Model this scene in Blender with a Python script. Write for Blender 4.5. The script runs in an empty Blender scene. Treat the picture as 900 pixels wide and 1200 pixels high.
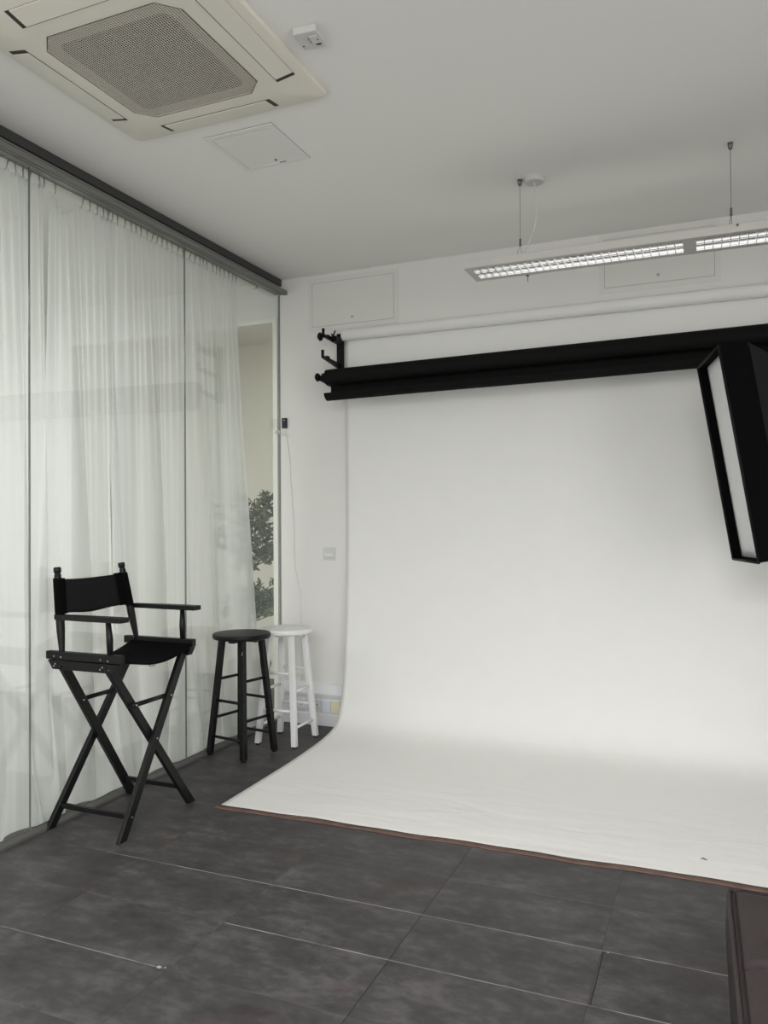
import bpy, bmesh, math, random
from mathutils import Vector, Matrix
random.seed(7)
D = bpy.data
SC = bpy.context.scene
C = SC.collection
PI = math.pi
CEIL = 3.067

# ------------------------------------------------------------------ camera
CAM = Vector((2.784, -4.776, 1.38))
yaw, pitch, roll, FPX = 0.39689, 0.010937, -0.0065803, 919.75
fw = Vector((-math.sin(yaw) * math.cos(pitch), math.cos(yaw) * math.cos(pitch), math.sin(pitch)))
rt = Vector((math.cos(yaw), math.sin(yaw), 0))
up = rt.cross(fw)
r2 = rt * math.cos(roll) + up * math.sin(roll)
u2 = -rt * math.sin(roll) + up * math.cos(roll)
cd = D.cameras.new('camera')
cd.sensor_fit = 'VERTICAL'; cd.sensor_height = 24.0; cd.lens = FPX / 1200 * 24.0
cd.clip_start = 0.05; cd.clip_end = 200
cam = D.objects.new('camera', cd); C.objects.link(cam)
m = Matrix((r2, u2, -fw)).transposed().to_4x4(); m.translation = CAM
cam.matrix_world = m
SC.camera = cam

# ------------------------------------------------------------------ world, daylight, exposure
w = D.worlds.new('sky'); SC.world = w; w.use_nodes = True
bg = w.node_tree.nodes['Background']
bg.inputs[0].default_value = (0.93, 0.97, 1.0, 1); bg.inputs[1].default_value = 0.3
SC.view_settings.view_transform = 'Standard'; SC.view_settings.look = 'None'
SC.view_settings.exposure = 0.0; SC.view_settings.gamma = 1.0
SC.view_settings.use_curve_mapping = False
SC.cycles.max_bounces = 14; SC.cycles.diffuse_bounces = 8; SC.cycles.glossy_bounces = 5
SC.cycles.transparent_max_bounces = 24; SC.cycles.transmission_bounces = 6
SC.cycles.use_denoising = True
SC.cycles.sample_clamp_indirect = 8
SC.cycles.caustics_reflective = False; SC.cycles.caustics_refractive = False


def area_light(name, c, size, direction, watts, col=(1, 0.988, 0.972)):
    l = D.lights.new(name, 'AREA'); l.shape = 'RECTANGLE'; l.size, l.size_y = size; l.energy = watts; l.color = col
    o = D.objects.new(name, l); C.objects.link(o); o.location = c
    o.rotation_euler = Vector(direction).to_track_quat('-Z', 'Y' if abs(direction[2]) > 0.9 else 'Z').to_euler()
    return o


PW = [84, 45, 5, 56, 28, 245, 126]
area_light('window_daylight', (2.35, -7.46, 1.45), (4.3, 2.5), (0, 1, 0), PW[0])        # shop window behind the camera
area_light('window_daylight', (-2.0, -7.46, 1.45), (3.2, 2.5), (0, 1, 0), PW[1])        # same front, next room
area_light('window_daylight', (-3.97, -4.2, 1.7), (5.0, 1.8), (1, 0, 0), PW[2])         # added fill panel in the next room, whose side wall has no window
area_light('window_daylight', (5.27, -4.6, 1.7), (3.6, 1.8), (-1, 0, 0), PW[3])         # added fill panel on the right wall, which has no window
area_light('room_lamp', (2.7, -4.1, 2.62), (2.4, 0.2), (0, 0, -1), PW[4])               # unseen fill lights added above and behind the camera, without fixtures
area_light('room_lamp', (2.7, -6.2, 2.62), (2.4, 0.2), (0, 0, -1), PW[5])  # second added fill, farther back
area_light('room_lamp', (-2.0, -3.0, 2.90), (1.6, 3.0), (0, 0, -1), PW[6])              # unseen fill light added to brighten the next room and curtains


# ------------------------------------------------------------------ materials
def mat(name, col, rough=0.6, metal=0.0, spec=0.5, bump=0.0, bscale=80, var=0.0, vscale=5, coat=0.0):
    mt = D.materials.new(name); mt.use_nodes = True
    nt = mt.node_tree; b = nt.nodes['Principled BSDF']
    b.inputs['Base Color'].default_value = (*col, 1); b.inputs['Roughness'].default_value = rough
    b.inputs['Metallic'].default_value = metal; b.inputs['Specular IOR Level'].default_value = spec
    b.inputs['Coat Weight'].default_value = coat
    tc = nt.nodes.new('ShaderNodeTexCoord')
    if bump:
        n = nt.nodes.new('ShaderNodeTexNoise'); n.inputs['Scale'].default_value = bscale; n.inputs['Detail'].default_value = 4
        nt.links.new(tc.outputs['Object'], n.inputs['Vector'])
        bp = nt.nodes.new('ShaderNodeBump'); bp.inputs['Strength'].default_value = bump; bp.inputs['Distance'].default_value = 0.01
        nt.links.new(n.outputs['Fac'], bp.inputs['Height']); nt.links.new(bp.outputs['Normal'], b.inputs['Normal'])
    if var:
        n = nt.nodes.new('ShaderNodeTexNoise'); n.inputs['Scale'].default_value = vscale; n.inputs['Detail'].default_value = 5
        nt.links.new(tc.outputs['Object'], n.inputs['Vector'])
        r = nt.nodes.new('ShaderNodeMapRange'); r.inputs[1].default_value = 0.3; r.inputs[2].default_value = 0.7
        r.inputs[3].default_value = 1 - var; r.inputs[4].default_value = 1 + var
        nt.links.new(n.outputs['Fac'], r.inputs[0])
        vm = nt.nodes.new('ShaderNodeVectorMath'); vm.operation = 'SCALE'; vm.inputs[0].default_value = col
        nt.links.new(r.outputs[0], vm.inputs['Scale']); nt.links.new(vm.outputs[0], b.inputs['Base Color'])
    return mt


M = {}
M['wall'] = mat('white_wall_paint', (0.74, 0.735, 0.715), 0.75, bump=0.03, bscale=60)
M['ceiling'] = mat('ceiling_paint', (0.84, 0.835, 0.805), 0.85, bump=0.02, bscale=50)
M['cream'] = mat('cream_wall_paint', (0.83, 0.81, 0.73), 0.8)
M['white_ply'] = mat('white_plastic', (0.74, 0.74, 0.72), 0.4)
M['fitting'] = mat('dull_white_plastic', (0.58, 0.575, 0.55), 0.5)
M['hook'] = mat('hook_grey_plastic', (0.42, 0.42, 0.40), 0.4)
M['trunk'] = mat('trunking_plastic', (0.70, 0.715, 0.74), 0.4)
M['socketcream'] = mat('aged_cream_plastic', (0.74, 0.70, 0.52), 0.45)
M['socketgrey'] = mat('grey_white_plastic', (0.60, 0.62, 0.60), 0.45)
M['socketblue'] = mat('blank_plate_plastic', (0.68, 0.71, 0.78), 0.45)
M['ac'] = mat('warm_grey_plastic', (0.74, 0.71, 0.63), 0.45, var=0.03, vscale=3)
M['ac_back'] = mat('backing_plastic', (0.30, 0.285, 0.25), 0.6)
M['ac_flap'] = mat('flap_plastic', (0.74, 0.715, 0.635), 0.4)
M['ac_dark'] = mat('slot_black', (0.03, 0.028, 0.025), 0.7)
M['ac_filter'] = mat('filter_mesh', (0.055, 0.052, 0.045), 0.9)
M['rail_dark'] = mat('anthracite_channel', (0.045, 0.045, 0.045), 0.5)
M['rail'] = mat('grey_aluminium', (0.22, 0.22, 0.21), 0.42, metal=0.5)
M['rail_light'] = mat('pale_aluminium', (0.5, 0.5, 0.48), 0.3, metal=0.7)
M['seal'] = mat('seal_grey', (0.16, 0.17, 0.16), 0.5)
M['channel'] = mat('floor_channel_grey', (0.13, 0.13, 0.125), 0.45, metal=0.3)
M['black_paint'] = mat('satin_black_paint', (0.006, 0.006, 0.0065), 0.42, spec=0.2, bump=0.05, bscale=120)
M['black_wood'] = mat('black_stained_wood', (0.0065, 0.0065, 0.007), 0.42, spec=0.22, bump=0.08, bscale=90)
M['black_fabric'] = mat('black_canvas', (0.0025, 0.0025, 0.003), 0.85, spec=0.06, bump=0.2, bscale=300)
M['black_panel'] = mat('black_nylon', (0.008, 0.008, 0.009), 0.6, spec=0.15, bump=0.1, bscale=200)
M['black_facet'] = mat('black_nylon_back', (0.008, 0.0085, 0.010), 0.55, spec=0.16)
M['black_paper'] = mat('black_paper', (0.0055, 0.0055, 0.0055), 0.75, spec=0.12)
M['black_metal'] = mat('black_metal', (0.005, 0.005, 0.006), 0.4, spec=0.15)
M['white_paint'] = mat('white_gloss_paint', (0.74, 0.75, 0.75), 0.35, bump=0.05, bscale=60)
M['steel'] = mat('steel', (0.6, 0.6, 0.6), 0.3, metal=1)
M['dull_steel'] = mat('dull_steel', (0.16, 0.16, 0.15), 0.45, metal=0.6)
M['louver'] = mat('mirror_louver', (0.56, 0.56, 0.55), 0.17, metal=1)
M['lamp_body'] = mat('lamp_white_enamel', (0.54, 0.53, 0.50), 0.4)
M['lamp_inside'] = mat('lamp_reflector', (0.12, 0.12, 0.12), 0.3, metal=0.8)
M['brown_tape'] = mat('brown_tape', (0.13, 0.075, 0.06), 0.6, var=0.25, vscale=18)
M['dark_tape'] = mat('dark_tape_edge', (0.03, 0.02, 0.017), 0.6)
M['scrap'] = mat('dark_scrap', (0.02, 0.02, 0.02), 0.7)
M['hatch'] = mat('hatch_paint', (0.70, 0.70, 0.675), 0.7)
M['hatch_line'] = mat('hatch_shadow_gap', (0.46, 0.45, 0.43), 0.8)
M['hatch_ceil'] = mat('hatch_ceiling_paint', (0.77, 0.77, 0.74), 0.6)
M['frame_white'] = mat('frame_white_paint', (0.8, 0.79, 0.74), 0.4)
M['leaf'] = mat('green_leaf', (0.075, 0.135, 0.065), 0.5, var=0.35, vscale=9)
M['bark'] = mat('brown_bark', (0.07, 0.055, 0.035), 0.8, bump=0.3, bscale=50)
M['pot'] = mat('pale_grey_pot', (0.42, 0.40, 0.36), 0.6)
M['soil'] = mat('soil', (0.03, 0.02, 0.015), 0.95, bump=0.5, bscale=60)
M['sofa'] = mat('taupe_faux_leather', (0.034, 0.0265, 0.0275), 0.55, spec=0.2, bump=0.12, bscale=160, var=0.1, vscale=8)
M['thread'] = mat('grey_thread', (0.09, 0.08, 0.08), 0.7)
M['piping'] = mat('dark_piping', (0.016, 0.013, 0.013), 0.6, spec=0.15)
M['ground'] = mat('paving_outside', (0.35, 0.34, 0.32), 0.9)
M['diffuser'] = mat('white_diffuser_cloth', (0.76, 0.77, 0.78), 0.7, bump=0.35, bscale=14)
M['navy'] = mat('dark_navy_plastic', (0.006, 0.006, 0.018), 0.4, spec=0.2)


def floor_material():
    mt = D.materials.new('dark_vinyl_tile'); mt.use_nodes = True
    nt = mt.node_tree; N = nt.nodes; L = nt.links; b = N['Principled BSDF']
    tc = N.new('ShaderNodeTexCoord'); sp = N.new('ShaderNodeSeparateXYZ'); L.new(tc.outputs['Object'], sp.inputs[0])
    X, Y = sp.outputs[0], sp.outputs[1]

    def mth(op, a, c=None, d=None):
        n = N.new('ShaderNodeMath'); n.operation = op
        for i, v in enumerate((a, c, d)):
            if v is None: continue
            if isinstance(v, (int, float)): n.inputs[i].default_value = v
            else: L.new(v, n.inputs[i])
        return n.outputs[0]

    def band(v, lo, hi): return mth('MULTIPLY', mth('GREATER_THAN', v, lo), mth('LESS_THAN', v, hi))

    def noise(scale, vec, detail=5, rough=0.6):
        n = N.new('ShaderNodeTexNoise'); n.inputs['Scale'].default_value = scale
        n.inputs['Detail'].default_value = detail; n.inputs['Roughness'].default_value = rough
        L.new(vec, n.inputs['Vector']); return n.outputs['Fac']
    # row / column indices give every tile its own print
    ix = mth('FLOOR', mth('DIVIDE', mth('SUBTRACT', X, 1.83), 0.611))
    iy = mth('FLOOR', mth('DIVIDE', mth('ADD', Y, 2.181), 0.3055))
    mp = N.new('ShaderNodeCombineXYZ')
    L.new(mth('ADD', mth('MULTIPLY', X, 0.75), mth('MULTIPLY', iy, 3.7)), mp.inputs[0])
    L.new(mth('ADD', mth('MULTIPLY', Y, 1.25), mth('MULTIPLY', ix, 5.3)), mp.inputs[1])
    n1 = noise(5.0, mp.outputs[0], 6, 0.66); n2 = noise(22, mp.outputs[0], 4, 0.6)
    mix = mth('ADD', mth('MULTIPLY', n1, 0.62), mth('MULTIPLY', n2, 0.38))
    cr = N.new('ShaderNodeValToRGB'); L.new(mix, cr.inputs[0])
    e = cr.color_ramp.elements
    e[0].position = 0.34; e[0].color = (0.030, 0.0275, 0.029, 1)
    e[1].position = 0.68; e[1].color = (0.112, 0.105, 0.108, 1)
    m_ = cr.color_ramp.elements.new(0.5); m_.color = (0.055, 0.0515, 0.054, 1)
    # warm rusty patches
    n3 = noise(2.6, mp.outputs[0], 2)
    warm = N.new('ShaderNodeMix'); warm.data_type = 'RGBA'; warm.blend_type = 'MULTIPLY'
    L.new(mth('MULTIPLY', mth('GREATER_THAN', n3, 0.6), 0.3), warm.inputs['Factor'])
    L.new(cr.outputs[0], warm.inputs[6]); warm.inputs[7].default_value = (1.1, 0.85, 0.8, 1)
    # joints
    def dist(v, off, per):
        f = mth('FRACT', mth('ADD', mth('DIVIDE', mth('SUBTRACT', v, off), per), 0.5))
        return mth('MULTIPLY', mth('ABSOLUTE', mth('SUBTRACT', f, 0.5)), per)
    dx = dist(X, 1.83, 0.611); dy = dist(Y, -2.181, 0.3055)
    nl = noise(3.5, tc.outputs['Object'], 2)
    fx = mth('MULTIPLY', mth('LESS_THAN', dx, 0.0014), mth('MULTIPLY', 0.45, mth('GREATER_THAN', nl, 0.45)))
    strong = mth('MULTIPLY', mth('LESS_THAN', mth('ABSOLUTE', mth('SUBTRACT', X, 1.83)), 0.0022), band(Y, -2.83, -1.58))
    strong2 = mth('MULTIPLY', mth('LESS_THAN', mth('ABSOLUTE', mth('SUBTRACT', X, 2.4475)), 0.0025), band(Y, -2.487, -2.18))
    darkm = mth('MAXIMUM', fx, mth('MAXIMUM', mth('MULTIPLY', strong, 0.8), mth('MULTIPLY', strong2, 0.9)))
    dk = N.new('ShaderNodeMix'); dk.data_type = 'RGBA'; L.new(darkm, dk.inputs['Factor'])
    L.new(warm.outputs[2], dk.inputs[6]); dk.inputs[7].default_value = (0.012, 0.011, 0.011, 1)
    # light caught on the long joint edges, painted in as pale lines
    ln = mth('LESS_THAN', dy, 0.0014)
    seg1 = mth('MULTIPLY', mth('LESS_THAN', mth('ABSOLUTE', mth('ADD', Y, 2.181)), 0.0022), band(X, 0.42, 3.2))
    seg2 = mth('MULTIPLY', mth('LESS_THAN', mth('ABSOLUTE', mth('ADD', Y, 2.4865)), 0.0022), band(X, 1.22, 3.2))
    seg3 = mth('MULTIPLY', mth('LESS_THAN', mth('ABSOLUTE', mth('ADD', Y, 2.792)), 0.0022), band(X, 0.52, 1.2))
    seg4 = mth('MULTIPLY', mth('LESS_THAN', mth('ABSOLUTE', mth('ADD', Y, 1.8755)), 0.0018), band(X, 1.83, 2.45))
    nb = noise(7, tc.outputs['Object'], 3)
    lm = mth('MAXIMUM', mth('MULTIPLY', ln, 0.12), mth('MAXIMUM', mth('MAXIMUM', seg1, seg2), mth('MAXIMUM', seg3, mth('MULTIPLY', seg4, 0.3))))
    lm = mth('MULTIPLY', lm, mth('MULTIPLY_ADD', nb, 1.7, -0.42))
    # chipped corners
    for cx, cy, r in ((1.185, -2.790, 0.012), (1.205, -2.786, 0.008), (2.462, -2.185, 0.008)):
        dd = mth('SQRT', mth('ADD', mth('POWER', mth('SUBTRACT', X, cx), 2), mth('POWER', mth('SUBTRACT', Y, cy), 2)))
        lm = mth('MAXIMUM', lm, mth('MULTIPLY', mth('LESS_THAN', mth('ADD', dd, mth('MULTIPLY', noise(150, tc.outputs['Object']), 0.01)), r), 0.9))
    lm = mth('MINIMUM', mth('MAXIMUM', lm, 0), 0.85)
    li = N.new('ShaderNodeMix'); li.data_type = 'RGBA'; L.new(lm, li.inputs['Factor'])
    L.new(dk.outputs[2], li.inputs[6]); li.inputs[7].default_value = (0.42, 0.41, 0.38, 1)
    L.new(li.outputs[2], b.inputs['Base Color'])
    rr = N.new('ShaderNodeMapRange'); rr.inputs[3].default_value = 0.42; rr.inputs[4].default_value = 0.6
    L.new(n2, rr.inputs[0]); L.new(rr.outputs[0], b.inputs['Roughness'])
    b.inputs['Specular IOR Level'].default_value = 0.28
    bp = N.new('ShaderNodeBump'); bp.inputs['Strength'].default_value = 0.12; bp.inputs['Distance'].default_value = 0.004
    L.new(mix, bp.inputs['Height']); L.new(bp.outputs[0], b.inputs['Normal'])
    return mt


def glass_material():
    mt = D.materials.new('clear_glass'); mt.use_nodes = True
    nt = mt.node_tree; N = nt.nodes; L = nt.links; N.remove(N['Principled BSDF'])
    out = N['Material Output']; g = N.new('ShaderNodeNewGeometry')
    ior = N.new('ShaderNodeMapRange'); ior.inputs[3].default_value = 1.5; ior.inputs[4].default_value = 1 / 1.5
    L.new(g.outputs['Backfacing'], ior.inputs[0])
    fr = N.new('ShaderNodeFresnel'); L.new(ior.outputs[0], fr.inputs['IOR'])
    t = N.new('ShaderNodeBsdfTransparent'); t.inputs[0].default_value = (0.965, 0.985, 0.975, 1)
    gl = N.new('ShaderNodeBsdfGlossy'); gl.inputs['Roughness'].default_value = 0.0
    gl.inputs[0].default_value = (1, 1, 1, 1)
    mx = N.new('ShaderNodeMixShader'); L.new(fr.outputs[0], mx.inputs[0]); L.new(t.outputs[0], mx.inputs[1]); L.new(gl.outputs[0], mx.inputs[2])
    L.new(mx.outputs[0], out.inputs[0])
    return mt


def sheer_material():
    mt = D.materials.new('sheer_voile'); mt.use_nodes = True
    nt = mt.node_tree; N = nt.nodes; L = nt.links; N.remove(N['Principled BSDF'])
    out = N['Material Output']
    d = N.new('ShaderNodeBsdfDiffuse'); d.inputs[0].default_value = (0.89, 0.89, 0.885, 1)
    t = N.new('ShaderNodeBsdfTranslucent'); t.inputs[0].default_value = (0.89, 0.89, 0.885, 1)
    m1 = N.new('ShaderNodeMixShader'); m1.inputs[0].default_value = 0.5
    L.new(d.outputs[0], m1.inputs[1]); L.new(t.outputs[0], m1.inputs[2])
    tr = N.new('ShaderNodeBsdfTransparent')
    lw = N.new('ShaderNodeLayerWeight'); lw.inputs[0].default_value = 0.5
    tc = N.new('ShaderNodeTexCoord'); mp = N.new('ShaderNodeMapping'); mp.inputs['Scale'].default_value = (1, 1, 0.02)
    L.new(tc.outputs['Object'], mp.inputs[0])
    nz = N.new('ShaderNodeTexNoise'); nz.inputs['Scale'].default_value = 30; nz.inputs['Detail'].default_value = 3
    L.new(mp.outputs[0], nz.inputs[0])
    mr = N.new('ShaderNodeMapRange'); mr.inputs[3].default_value = 0.66; mr.inputs[4].default_value = 0.98
    L.new(lw.outputs['Facing'], mr.inputs[0])
    ad = N.new('ShaderNodeMath'); ad.operation = 'MULTIPLY_ADD'; ad.inputs[1].default_value = 0.2; ad.use_clamp = True
    L.new(nz.outputs['Fac'], ad.inputs[0])
    sb = N.new('ShaderNodeMath'); sb.operation = 'SUBTRACT'; sb.inputs[1].default_value = 0.10; L.new(mr.outputs[0], sb.inputs[0])
    L.new(sb.outputs[0], ad.inputs[2])
    m2 = N.new('ShaderNodeMixShader'); L.new(ad.outputs[0], m2.inputs[0]); L.new(tr.outputs[0], m2.inputs[1]); L.new(m1.outputs[0], m2.inputs[2])
    L.new(m2.outputs[0], out.inputs[0])
    return mt


def paper_material():
    mt = mat('white_background_paper', (0.80, 0.80, 0.785), 0.75, spec=0.25)
    nt = mt.node_tree; N = nt.nodes; L = nt.links; b = N['Principled BSDF']; tc = N['Texture Coordinate']
    mp = N.new('ShaderNodeMapping'); mp.inputs['Scale'].default_value = (1.4, 5.0, 1.0); L.new(tc.outputs['Object'], mp.inputs[0])
    n = N.new('ShaderNodeTexNoise'); n.inputs['Scale'].default_value = 1.3; n.inputs['Detail'].default_value = 3; n.inputs['Distortion'].default_value = 0.6
    L.new(mp.outputs[0], n.inputs[0])
    # scuffs only on the part lying on the floor
    sp = N.new('ShaderNodeSeparateXYZ'); L.new(tc.outputs['Object'], sp.inputs[0])
    mr = N.new('ShaderNodeMapRange'); mr.inputs[1].default_value = -0.6; mr.inputs[2].default_value = -1.1
    L.new(sp.outputs[1], mr.inputs[0])
    bp = N.new('ShaderNodeBump'); bp.inputs['Distance'].default_value = 0.02
    ml = N.new('ShaderNodeMath'); ml.operation = 'MULTIPLY'; ml.inputs[1].default_value = 0.45
    L.new(mr.outputs[0], ml.inputs[0]); L.new(ml.outputs[0], bp.inputs['Strength'])
    L.new(n.outputs['Fac'], bp.inputs['Height']); L.new(bp.outputs[0], b.inputs['Normal'])
    n2 = N.new('ShaderNodeTexNoise'); n2.inputs['Scale'].default_value = 9; n2.inputs['Detail'].default_value = 6; L.new(tc.outputs['Object'], n2.inputs[0])
    r2_ = N.new('ShaderNodeMapRange'); r2_.inputs[1].default_value = 0.35; r2_.inputs[2].default_value = 0.65; r2_.inputs[3].default_value = 0.988; r2_.inputs[4].default_value = 1.0
    L.new(n2.outputs['Fac'], r2_.inputs[0])
    vm = N.new('ShaderNodeVectorMath'); vm.operation = 'SCALE'; vm.inputs[0].default_value = (0.80, 0.80, 0.785)
    L.new(r2_.outputs[0], vm.inputs['Scale']); L.new(vm.outputs[0], b.inputs['Base Color'])
    return mt


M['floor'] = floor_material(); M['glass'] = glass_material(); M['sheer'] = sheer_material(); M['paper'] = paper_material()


# ------------------------------------------------------------------ helpers
def NB(): return bmesh.new()


def box(bm, x0, x1, y0, y1, z0, z1, bev=0.0, mtx=None):
    t = bmesh.new(); bmesh.ops.create_cube(t, size=1)
    for v in t.verts:
        v.co = Vector(((x0 + x1) / 2 + v.co.x * (x1 - x0), (y0 + y1) / 2 + v.co.y * (y1 - y0), (z0 + z1) / 2 + v.co.z * (z1 - z0)))
    if bev: bmesh.ops.bevel(t, geom=t.edges[:], offset=bev, segments=2, affect='EDGES', profile=0.5)
    merge(bm, t, mtx)


def merge(bm, t, mtx=None):
    if mtx is not None: bmesh.ops.transform(t, matrix=mtx, verts=t.verts)
    me = D.meshes.new('tmp'); t.to_mesh(me); t.free(); bm.from_mesh(me); D.meshes.remove(me)


def hexa(bm, lo, hi, bev=0.0):
    """solid between a lower and an upper quad (4 points each, same winding)"""
    t = bmesh.new(); a = [t.verts.new(p) for p in lo]; b = [t.verts.new(p) for p in hi]
    t.faces.new(a[::-1]); t.faces.new(b)
    for i in range(4): t.faces.new((a[i], a[(i + 1) % 4], b[(i + 1) % 4], b[i]))
    bmesh.ops.recalc_face_normals(t, faces=t.faces[:])
    if bev: bmesh.ops.bevel(t, geom=t.edges[:], offset=bev, segments=1, affect='EDGES')
    merge(bm, t)


def tube(bm, pts, radii, n=12, caps=True):
    pts = [Vector(p) for p in pts]
    if isinstance(radii, (int, float)): radii = [radii] * len(pts)
    rings = []; prev = None
    for i, p in enumerate(pts):
        d = (pts[min(i + 1, len(pts) - 1)] - pts[max(i - 1, 0)]).normalized()
        if prev is None:
            a = d.orthogonal().normalized()
        else:
            a = (prev - d * prev.dot(d)).normalized()
        prev = a; b = d.cross(a)
        rings.append([bm.verts.new(p + (a * math.cos(2 * PI * k / n) + b * math.sin(2 * PI * k / n)) * radii[i]) for k in range(n)])
    for r, s in zip(rings, rings[1:]):
        for k in range(n):
            f = bm.faces.new((r[k], r[(k + 1) % n], s[(k + 1) % n], s[k])); f.smooth = True
    if caps:
        bm.faces.new(rings[0][::-1]); bm.faces.new(rings[-1])


def lathe(bm, prof, center=(0, 0, 0), n=48, axis='Z'):
    c = Vector(center); rings = []
    for r, h in prof:
        ring = []
        for k in range(n):
            a = 2 * PI * k / n
            v = Vector((r * math.cos(a), r * math.sin(a), h))
            if axis == 'X': v = Vector((h, r * math.cos(a), r * math.sin(a)))
            if axis == 'Y': v = Vector((r * math.cos(a), h, r * math.sin(a)))
            ring.append(bm.verts.new(c + v))
        rings.append(ring)
    for r, s in zip(rings, rings[1:]):
        for k in range(n): bm.faces.new((r[k], r[(k + 1) % n], s[(k + 1) % n], s[k]))
    bm.faces.new(rings[0][::-1]); bm.faces.new(rings[-1])
    bmesh.ops.recalc_face_normals(bm, faces=bm.faces[:])


def prism(bm, poly, axis, a0, a1):
    """extrude a 2-D outline along an axis"""
    def P(u, v, a):
        return {'X': (a, u, v), 'Y': (u, a, v), 'Z': (u, v, a)}[axis]
    t = bmesh.new()
    lo = [t.verts.new(P(u, v, a0)) for u, v in poly]; hi = [t.verts.new(P(u, v, a1)) for u, v in poly]
    t.faces.new(lo[::-1]); t.faces.new(hi); n = len(poly)
    for i in range(n): t.faces.new((lo[i], lo[(i + 1) % n], hi[(i + 1) % n], hi[i]))
    bmesh.ops.recalc_face_normals(t, faces=t.faces[:]); merge(bm, t)


def sheet(bm, f, nu, nv, th=None):
    """grid surface f(u,v); th = thickness along the normal"""
    vs = [[bm.verts.new(f(i / nu, j / nv)) for j in range(nv + 1)] for i in range(nu + 1)]
    for i in range(nu):
        for j in range(nv):
            fc = bm.faces.new((vs[i][j], vs[i + 1][j], vs[i + 1][j + 1], vs[i][j + 1])); fc.smooth = True
    if th:
        bm.normal_update(); bmesh.ops.solidify(bm, geom=bm.faces[:], thickness=th)


def obj(name, bm, m_, parent=None, smooth=False):
    me = D.meshes.new(name); bm.normal_update()
    if smooth:
        for f in bm.faces: f.smooth = True
    bm.to_mesh(me); bm.free(); me.materials.append(m_)
    o = D.objects.new(name, me); C.objects.link(o)
    if parent is not None: o.parent = parent; o.location = -Vector(parent.get('_o', (0, 0, 0)))
    return o


def smooth_by_angle(o, deg=40):
    me = o.data; bm = bmesh.new(); bm.from_mesh(me)
    for f in bm.faces: f.smooth = True
    for e in bm.edges:
        if len(e.link_faces) == 2 and e.calc_face_angle(0) > math.radians(deg): e.smooth = False
    bm.to_mesh(me); bm.free(); return o


THINGS = []


def thing(name, label, cat, loc=(0, 0, 0), group=None):
    """an Empty at the thing's base; its parts are modelled in world coordinates and offset back"""
    o = D.objects.new(name, None); C.objects.link(o); o.empty_display_size = 0.1
    o.location = loc; o['_o'] = tuple(loc); o['label'] = label; o['category'] = cat
    if group: o['group'] = group
    THINGS.append(o); return o


def tag(o, label, cat, group=None):
    o['label'] = label; o['category'] = cat
    if group: o['group'] = group
    return o


def struct(name, bm, m_, parent=None):
    o = obj(name, bm, m_, parent)
    if parent is None: o['kind'] = 'structure'
    return o


def part_of_part(name, bm, m_, parent):
    """a sub-part: mesh is in world coordinates, its parent part is already offset by the thing"""
    o = obj(name, bm, m_); o.parent = parent; return o


# ------------------------------------------------------------------ the setting
RX, RY, LX = 5.3, -7.5, -4.0
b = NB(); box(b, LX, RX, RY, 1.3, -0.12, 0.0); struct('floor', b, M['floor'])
b = NB(); box(b, LX, RX, RY, 0.12, CEIL, CEIL + 0.15); struct('ceiling', b, M['ceiling'])
b = NB(); box(b, -0.016, RX, 0.0, 0.15, 0, CEIL); struct('wall_back', b, M['wall'])
b = NB(); box(b, RX, RX + 0.15, RY, 0.15, 0, CEIL); struct('wall_right', b, M['wall'])
b = NB(); box(b, LX - 0.15, LX, RY, 1.3, 0, CEIL); struct('wall_left', b, M['cream'])
# wall behind the camera: window openings on both sides of the glass partition
b = NB()
for x0, x1 in ((LX, -3.6), (-0.4, 0.2), (4.5, RX)): box(b, x0, x1, RY - 0.2, RY, 0, CEIL)
for x0, x1 in ((-3.6, -0.4), (0.2, 4.5)):
    box(b, x0, x1, RY - 0.2, RY, 0, 0.2); box(b, x0, x1, RY - 0.2, RY, 2.7, CEIL)
struct('wall_front', b, M['wall'])
k = 8
for x0, x1, n in ((-3.6, -0.4, 2), (0.2, 4.5, 3)):
    for i in range(n):
        a = x0 + (x1 - x0) * i / n; c = x0 + (x1 - x0) * (i + 1) / n
        b = NB()
        for q in ((a, a + 0.05, 0.2, 2.7), (c - 0.05, c, 0.2, 2.7)): box(b, q[0], q[1], RY - 0.14, RY - 0.08, q[2], q[3])
        box(b, a + 0.05, c - 0.05, RY - 0.14, RY - 0.08, 0.2, 0.26); box(b, a + 0.05, c - 0.05, RY - 0.14, RY - 0.08, 2.64, 2.7)
        struct('window_%d' % k, b, M['rail_dark']); k += 1
# next room: lintel, frame and recess seen past the end of the curtains
b = NB(); box(b, LX, -0.016, 0.0, 0.12, 2.80, CEIL); box(b, LX, -1.9, 0.0, 0.12, 0, 2.80); struct('wall_next_room', b, M['wall'])
b = NB(); box(b, -0.052, -0.016, -0.012, 0.13, 0, 2.80); box(b, -1.9, -0.052, -0.012, 0.13, 2.775, 2.80); struct('trim_1', b, M['frame_white'])
b = NB(); box(b, -1.95, 0.10, 1.2, 1.3, 0, 2.95); box(b, -2.0, -1.9, 0.12, 1.3, 0, 2.95); box(b, -0.016, 0.10, 0.15, 1.2, 0, 2.95)
struct('wall_recess', b, M['cream'])
b = NB(); box(b, -1.95, 0.1, 0.12, 1.3, 2.95, 3.05); struct('ceiling_recess', b, M['frame_white'])
b = NB(); box(b, -30, 30, -60, RY - 0.2, -0.2, -0.1); struct('ground_outside', b, M['ground'])

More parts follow.
